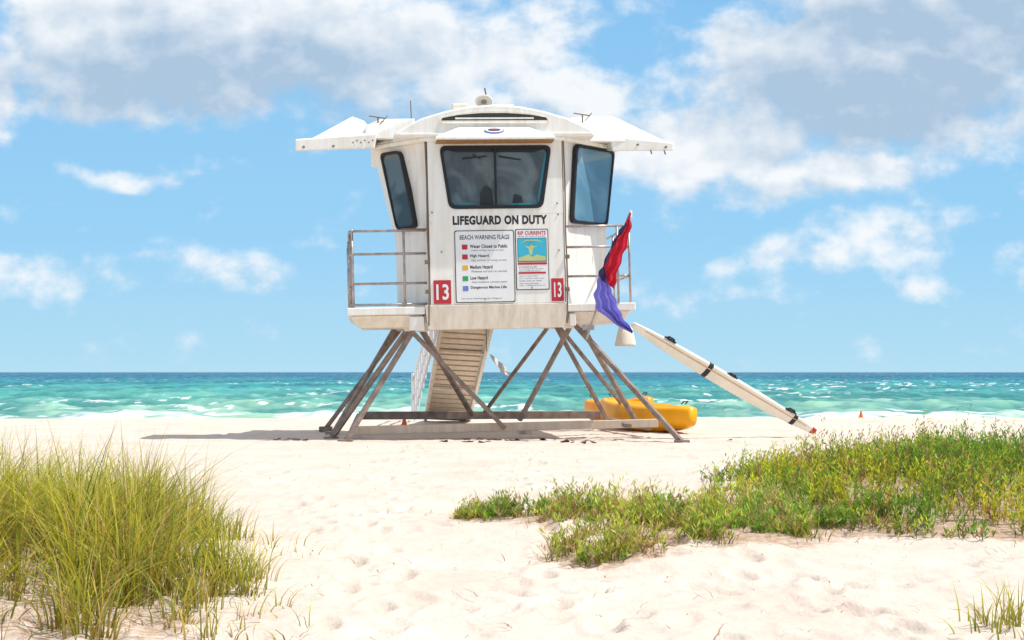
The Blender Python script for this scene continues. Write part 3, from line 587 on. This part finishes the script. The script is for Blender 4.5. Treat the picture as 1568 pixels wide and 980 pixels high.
# ------------------------------------------------------------------ vegetation
def strips(name,root,dirv,length,bend,width,c0,c1,K=5):
    n=len(root); t=np.linspace(0,1,K+1)[None,:,None]
    az=dirv; hd=np.stack([np.cos(az),np.sin(az),np.zeros(n)],1)[:,None,:]
    Ln=length[:,None,None]; bd=bend[:,None,None]
    hor=Ln*bd*(t**1.8); ver=Ln*(t*(1-.42*np.minimum(bd,1.6)*t**1.6))
    P=root[:,None,:]+hd*hor+np.array([0,0,1.])[None,None,:]*ver
    sa=az+np.pi/2+rng.normal(0,.7,n); sv=np.stack([np.cos(sa),np.sin(sa),np.zeros(n)],1)[:,None,:]
    W=width[:,None,None]*(1-t**1.5*.92)
    A=P-sv*W; B=P+sv*W
    co=np.stack([A,B],2).reshape(-1,3)
    base=(np.arange(n)*(K+1)*2)[:,None]+ (np.arange(K)*2)[None,:]
    q=np.stack([base,base+1,base+3,base+2],-1).reshape(-1,4)
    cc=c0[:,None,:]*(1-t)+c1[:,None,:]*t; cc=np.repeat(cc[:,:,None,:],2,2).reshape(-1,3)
    return co,q,cc
def merge(name,parts,mat=M_FOL):
    co=[];q=[];c=[];b0=0
    for a in parts: co.append(a[0]); q.append(a[1]+b0); c.append(a[2]); b0+=len(a[0])
    co=np.concatenate(co).astype(np.float32); q=np.concatenate(q).astype(np.int32); c=np.concatenate(c)
    me=bpy.data.meshes.new(name); me.vertices.add(len(co)); me.vertices.foreach_set('co',co.ravel()); me.loops.add(q.size); me.loops.foreach_set('vertex_index',q.ravel())
    me.polygons.add(len(q)); me.polygons.foreach_set('loop_start',np.arange(0,q.size,4,dtype=np.int32)); me.polygons.foreach_set('loop_total',np.full(len(q),4,np.int32)); me.update()
    setcol(me,np.concatenate([c,np.ones((len(c),1))],1)); me.materials.append(mat)
    o=bpy.data.objects.new(name,me); COL.objects.link(o); return o
PAL=np.array([[.43,.48,.03],[.66,.59,.045],[.20,.32,.025],[.72,.56,.09],[.70,.50,.22],[.09,.17,.025]])
def cols(n,p,jit=.16):
    c=PAL[rng.choice(len(PAL),n,p=p)]; return c*(1+rng.normal(0,jit,(n,1)))
def grass(tuss,bpt,Lr,wd=(.0024,.0046),p=(.27,.31,.11,.19,.08,.04),bendm=.48,K=5):
    R_=[];A_=[];L_=[];B_=[]
    for (x,y,s) in tuss:
        n=int(bpt*(.6+.8*random.random())*max(.4,s)); ang=rng.uniform(0,2*np.pi,n); rad=np.abs(rng.normal(0,.07,n))
        xx=x+rad*np.cos(ang); yy=y+rad*np.sin(ang); R_.append(np.stack([xx,yy,ground_h(xx,yy)-.01],1))
        A_.append(ang+rng.normal(0,.5,n)); L_.append(rng.uniform(Lr[0],Lr[1],n)*s*random.uniform(.75,1.12)); B_.append(np.abs(rng.normal(bendm,.28,n))+rad*1.5)
    R_=np.concatenate(R_);A_=np.concatenate(A_);L_=np.concatenate(L_);B_=np.concatenate(B_); n=len(R_)
    tone=(.60+.8*(fbm(R_[:,0]*2.4,R_[:,1]*2.4,2,77)+.5))[:,None]
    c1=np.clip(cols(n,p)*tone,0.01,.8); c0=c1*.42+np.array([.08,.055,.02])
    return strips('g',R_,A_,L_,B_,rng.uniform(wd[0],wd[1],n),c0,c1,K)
ts=[]
while len(ts)<285:
    y=random.uniform(4.7,8.6); x=random.uniform(-.62*y-.2,-.195*y)
    mv=float(mask_left(x,y)+.65*fbm(np.array(x*2.),np.array(y*2.),2,4))
    if mv<.03 and random.random()>.12: continue
    s=min(.90,.38+.9*max(0,mv)); 
    if y<5.6: 
        if random.random()<.5: continue
        s*=.68
    ts.append((x,y,s))
dead=[(x,y,s*.6) for x,y,s in ts[::2]]
stray=[(random.uniform(-.27*y,-.16*y),y,.3) for y in [random.uniform(5,8) for _ in range(44)]]
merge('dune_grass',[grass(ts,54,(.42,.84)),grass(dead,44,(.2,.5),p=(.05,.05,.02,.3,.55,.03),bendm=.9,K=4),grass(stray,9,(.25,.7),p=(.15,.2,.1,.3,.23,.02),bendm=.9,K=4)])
def sprigs(pts,hr,nl,leafL,leafW,colorfn,lean=.35):
    n=len(pts); x=pts[:,0]; y=pts[:,1]; z=ground_h(x,y)-.01; H=rng.uniform(hr[0],hr[1],n)*pts[:,2]
    az=rng.uniform(0,2*np.pi,n); ln=np.abs(rng.normal(lean,.25,n)); col=colorfn(x,y,n)
    root=np.stack([x,y,z],1)
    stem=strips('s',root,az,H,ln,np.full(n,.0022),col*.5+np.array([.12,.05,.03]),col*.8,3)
    t=np.tile(np.linspace(.12,1,nl)[None,:],(n,1))+rng.normal(0,.03,(n,nl))
    hd=np.stack([np.cos(az),np.sin(az),0*az],1)[:,None,:]
    P=root[:,None,:]+hd*(H*ln)[:,None,None]*(np.abs(t)[...,None]**1.8)+np.array([0,0,1.])*(H[:,None,None]*(t*(1-.42*np.minimum(ln,1.6)[:,None]*np.abs(t)**1.6))[...,None])
    P=P.reshape(-1,3); m_=len(P)
    a2=rng.uniform(0,2*np.pi,m_); el=rng.uniform(.5,1.35,m_); dl=np.stack([np.cos(a2)*np.cos(el),np.sin(a2)*np.cos(el),np.sin(el)],1)
    sv=np.cross(dl,rng.normal(0,1,(m_,3))); sv/=np.linalg.norm(sv,axis=1)[:,None]+1e-6
    LL=rng.uniform(.7,1.3,m_)[:,None]*leafL; WW=rng.uniform(.7,1.3,m_)[:,None]*leafW
    co=np.stack([P,P+dl*LL*.5+sv*WW,P+dl*LL,P+dl*LL*.5-sv*WW],1).reshape(-1,3)
    q=np.arange(m_*4).reshape(-1,4)
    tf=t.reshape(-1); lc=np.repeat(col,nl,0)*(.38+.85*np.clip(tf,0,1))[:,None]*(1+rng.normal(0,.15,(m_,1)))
    c=np.repeat(np.clip(lc,.005,.8)[:,None,:],4,1).reshape(-1,3)
    return [stem,(co,q,c)]
def clumps(maskfn,box,nc,per,rad,thr,gap,hv=(.55,1.15)):
    out=[]; k=0
    while k<nc:
        x=random.uniform(box[0],box[1]); y=random.uniform(box[2],box[3])
        mv=float(maskfn(np.array(x),np.array(y))+gap*fbm(np.array(x*2.2),np.array(y*2.2),2,91))
        if mv<thr: continue
        k+=1; s=min(1.0,.55+(mv-thr)*1.6)*random.uniform(*hv); n=int(per*random.uniform(.5,1.4)); r=rad*random.uniform(.6,1.4)
        rr=r*np.sqrt(rng.random(n)); aa=rng.uniform(0,2*np.pi,n)
        out.append(np.stack([x+rr*np.cos(aa),y+rr*np.sin(aa),s*(1-.35*(rr/r)**2)],1))
    return np.concatenate(out)
def col_right(x,y,n):
    k=fbm(x*1.6,y*1.1,3,101)+.5+rng.normal(0,.09,n)-.01+.12*gauss(x,y,3.1,10.2,.9,1.3)-.07*sstep(9.2,8.0,y)
    tone=(.68+.7*(fbm(x*3.1,y*3.1,2,131)+.5))[:,None]
    g1=np.array([.15,.30,.03]); ye=np.array([.62,.58,.03]); ol=np.array([.37,.45,.04]); rd=np.array([.42,.22,.10])
    c=np.where((k<.45)[:,None],g1,np.where((k<.59)[:,None],ol,ye)); r=rng.random(n)
    c=np.where((r<.13)[:,None],rd,c); return c*tone*(1+rng.normal(0,.15,(n,1)))
def col_mid(x,y,n):
    k=fbm(x*3,y*2,3,111)+.5+rng.normal(0,.1,n)
    tone=(.65+.7*(fbm(x*4.1,y*4.1,2,133)+.5))[:,None]
    c=np.where((k<.46)[:,None],np.array([.20,.37,.04]),np.array([.48,.54,.07])); r=rng.random(n)
    c=np.where((r<.26)[:,None],np.array([.58,.37,.17]),c); return c*tone*(1+rng.normal(0,.15,(n,1)))
pr=clumps(mask_right,(1.5,8.0,7.2,14.0),430,17,.22,.06,.45,(.45,1.3))
pr_tall=clumps(mask_right,(1.5,6.5,7.6,13.0),60,7,.10,.10,.4,(1.1,1.6))
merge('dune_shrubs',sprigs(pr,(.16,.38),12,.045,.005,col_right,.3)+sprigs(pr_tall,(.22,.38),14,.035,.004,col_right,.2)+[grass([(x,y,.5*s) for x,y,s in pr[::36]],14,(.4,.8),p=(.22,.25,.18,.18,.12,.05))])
pm=clumps(mask_mid,(-.7,2.4,6.6,10.2),92,20,.12,.06,.9,(.5,1.35))
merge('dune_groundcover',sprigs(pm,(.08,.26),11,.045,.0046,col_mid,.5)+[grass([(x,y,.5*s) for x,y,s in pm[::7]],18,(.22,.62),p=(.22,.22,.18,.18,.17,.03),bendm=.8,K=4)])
tc2=[(2.08+random.uniform(-.12,.3),5.35+random.uniform(-.3,.3),.45) for _ in range(12)]
merge('corner_grass_tuft',[grass(tc2,28,(.25,.6),p=(.3,.3,.2,.1,.1,0))])
# litter twigs
n=1900; yy=4.6+rng.random(n)**1.6*14; xx=rng.uniform(-1,1,n)*(.45*yy); 
mk_=np.maximum(mask_mid(xx,yy),mask_right(xx,yy)); keep=(rng.random(n)<np.where(mk_>-.4,1,.25)); xx=xx[keep];yy=yy[keep];n=len(xx)
root=np.stack([xx,yy,ground_h(xx,yy)+.012],1)
cB=np.tile(np.array([[.32,.18,.10]]),(n,1))*(1+rng.normal(0,.3,(n,1)))
lit=strips('t',root,rng.uniform(0,6.28,n),rng.uniform(.015,.07,n),rng.uniform(2,4,n),rng.uniform(.0015,.004,n),cB,cB,3)
lit[0][:,2]=np.maximum(lit[0][:,2],ground_h(lit[0][:,0],lit[0][:,1])+.006)
merge('beach_debris',[lit])
g=Geo()
for (cx,cy,nn,sp_) in ((-.55,19.7,16,.35),(.9,19.4,8,.2),(-3.6,19.9,5,.3),(.2,20.0,10,1.2)):
    for i in range(nn):
        x=cx+random.gauss(0,sp_); y=cy+random.gauss(0,.25); z=float(ground_h(np.array(x),np.array(y))); s=random.uniform(.02,.05)
        g.hull([(x+random.gauss(0,s),y+random.gauss(0,s),z+abs(random.gauss(0,.4*s))) for _ in range(8)])
g.make('seaweed_clumps',M_WEED)
# ------------------------------------------------------------------ sun + sky
sd_=Vector((.47,-.08,.86)).normalized(); elev=math.asin(sd_.z)
sun=bpy.data.lights.new('sun','SUN'); sun.energy=4.7; sun.angle=math.radians(.5); sun.color=(1,.955,.89)
so=bpy.data.objects.new('sun',sun); COL.objects.link(so); so.rotation_euler=sd_.to_track_quat('Z','Y').to_euler()
w=bpy.data.worlds.new('World'); scene.world=w; w.use_nodes=True; nt=w.node_tree; N=nt.nodes.new; L=nt.links.new
bg=nt.nodes['Background']; bg.inputs['Strength'].default_value=.11
sky=N('ShaderNodeTexSky'); sky.sky_type='NISHITA'; sky.sun_disc=False; sky.sun_elevation=elev; sky.sun_rotation=math.atan2(sd_.x,sd_.y)
def math_(op,a,b_=None,c=None):
    n=N('ShaderNodeMath'); n.operation=op
    for i,v in enumerate((a,b_,c)):
        if v is None: continue
        if isinstance(v,(int,float)): n.inputs[i].default_value=v
        else: L(v,n.inputs[i])
    return n.outputs[0]
def mrange(v,a,b_,c=0,d=1,smooth=True):
    n=N('ShaderNodeMapRange'); n.interpolation_type='SMOOTHSTEP' if smooth else 'LINEAR'
    L(v,n.inputs['Value']); n.inputs['From Min'].default_value=a; n.inputs['From Max'].default_value=b_; n.inputs['To Min'].default_value=c; n.inputs['To Max'].default_value=d; return n.outputs[0]
def vm(op,a,b_):
    n=N('ShaderNodeVectorMath'); n.operation=op
    for i,v in enumerate((a,b_)):
        if isinstance(v,(tuple,list)): n.inputs[i].default_value=v
        else: L(v,n.inputs[i])
    return n
def mixc(f,a,b_):
    n=N('ShaderNodeMix'); n.data_type='RGBA'
    if isinstance(f,(int,float)): n.inputs['Factor'].default_value=f
    else: L(f,n.inputs['Factor'])
    for k,v in (('A',a),('B',b_)):
        if isinstance(v,tuple): n.inputs[k].default_value=(*v,1)
        else: L(v,n.inputs[k])
    return n.outputs['Result']
tc=N('ShaderNodeTexCoord'); sx=N('ShaderNodeSeparateXYZ'); L(tc.outputs['Generated'],sx.inputs[0])
ay=math_('MAXIMUM',math_('ABSOLUTE',sx.outputs['Y']),.2)
uu=math_('DIVIDE',sx.outputs['X'],ay); vv_=math_('DIVIDE',sx.outputs['Z'],ay)
cmb=N('ShaderNodeCombineXYZ'); L(uu,cmb.inputs[0]); L(vv_,cmb.inputs[1]); P=cmb.outputs[0]
def noise(vec,scale,detail=6,rough=.55,dist=0):
    n=N('ShaderNodeTexNoise'); n.noise_dimensions='2D'; n.inputs['Scale'].default_value=scale; n.inputs['Detail'].default_value=detail; n.inputs['Roughness'].default_value=rough; n.inputs['Distortion'].default_value=dist; L(vec,n.inputs['Vector']); return n
wn=noise(P,12,3,.55); off=vm('SUBTRACT',wn.outputs['Color'],(.5,.5,.5)); off=vm('MULTIPLY',off.outputs[0],(.07,.045,0)); PW=vm('ADD',P,off.outputs[0]).outputs[0]
ps=vm('MULTIPLY',P,(1,1.4,1)).outputs[0]
f1=noise(ps,19,6,.56,.0).outputs['Fac']
ps2=vm('ADD',ps,(.008,.018,0)).outputs[0]; f2=noise(ps2,19,3,.5,.0).outputs['Fac']
def E(px,py,rx,ry,wt,vec):
    c=((px-784)/2000,(570-py)/2000,0)
    d_=vm('SUBTRACT',vec,c); d_=vm('MULTIPLY',d_.outputs[0],(2000/rx,2000/ry,0)); l=N('ShaderNodeVectorMath'); l.operation='LENGTH'; L(d_.outputs[0],l.inputs[0])
    return mrange(l.outputs['Value'],1.35,.15,0,wt)
cl=[(300,60,440,145,1.2),(640,80,290,115,1.05),(560,165,330,45,.5),(0,130,55,95,1.0),(880,150,150,70,.9),(1080,225,270,85,.92),(1260,265,240,65,.88),(1340,120,380,130,1.2),(1480,30,340,105,1.15),(1140,80,100,75,1.05),
 (195,278,95,24,.70),(80,415,140,50,.58),(335,415,95,50,.50),(1370,360,135,75,.72),(1200,400,150,42,.58),(1110,425,55,26,.55),(1400,430,100,30,.5),(1560,400,50,38,.5),(560,10,400,50,.75),(820,50,140,60,.6),(40,20,160,70,.6),(800,420,900,60,.12)]
cov=None
for c in cl:
    e_=E(*c,PW); cov=e_ if cov is None else math_('MAXIMUM',cov,e_)
high=mrange(sx.outputs['Z'],.30,.42,0,.62); cov=math_('MAXIMUM',cov,high)  # unseen overhead cloud cover, thickened to add fill light
dens=math_('MULTIPLY_ADD',math_('SUBTRACT',f1,.5),1.6,cov)
alpha=mrange(dens,.14,.86)
gr=None
for c in [(300,125,430,95,1.0),(1345,150,350,105,1.0),(1480,40,370,85,1.0),(560,175,280,34,.7),(620,70,180,40,.4),(1200,300,240,24,.4),(250,30,240,45,.4)]:
    e_=E(*c,PW); gr=e_ if gr is None else math_('MAXIMUM',gr,e_)
emb=math_('MULTIPLY',math_('SUBTRACT',f2,f1),1.3)
gfac=math_('ADD',math_('MULTIPLY',gr,1.05),emb); gfac=math_('MINIMUM',math_('MAXIMUM',math_('ADD',gfac,.05),0),1)
ccol=mixc(gfac,(8.7,8.9,9.1),(3.9,5.2,6.7))
rp=N('ShaderNodeValToRGB'); L(mrange(vv_,0,.5,0,1,False),rp.inputs[0]); e=rp.color_ramp.elements
e[0].position=0; e[0].color=(.45,.72,.88,1); e[1].position=1; e[1].color=(.10,.30,.70,1)
x=e.new(.2); x.color=(.32,.63,.90,1); x=e.new(.55); x.color=(.25,.54,.86,1)
r10=vm('SCALE',rp.outputs[0],(0,0,0)); r10.inputs['Scale'].default_value=9.4
skyc=mixc(mrange(sx.outputs['Z'],.28,.6),r10.outputs[0],sky.outputs[0])
final=mixc(math_('MULTIPLY',alpha,.95),skyc,ccol)
L(final,bg.inputs['Color'])
# ------------------------------------------------------------------ camera
cam=bpy.data.cameras.new('camera'); co_=bpy.data.objects.new('camera',cam); COL.objects.link(co_)
co_.location=(0,0,HC); co_.rotation_euler=(math.radians(90),0,0); cam.sensor_width=36; cam.lens=2000/1568*36; cam.shift_y=80/1568; cam.clip_end=60000; cam.clip_start=.1
scene.camera=co_
scene.view_settings.view_transform='Standard'; scene.view_settings.look='None'; scene.view_settings.exposure=0
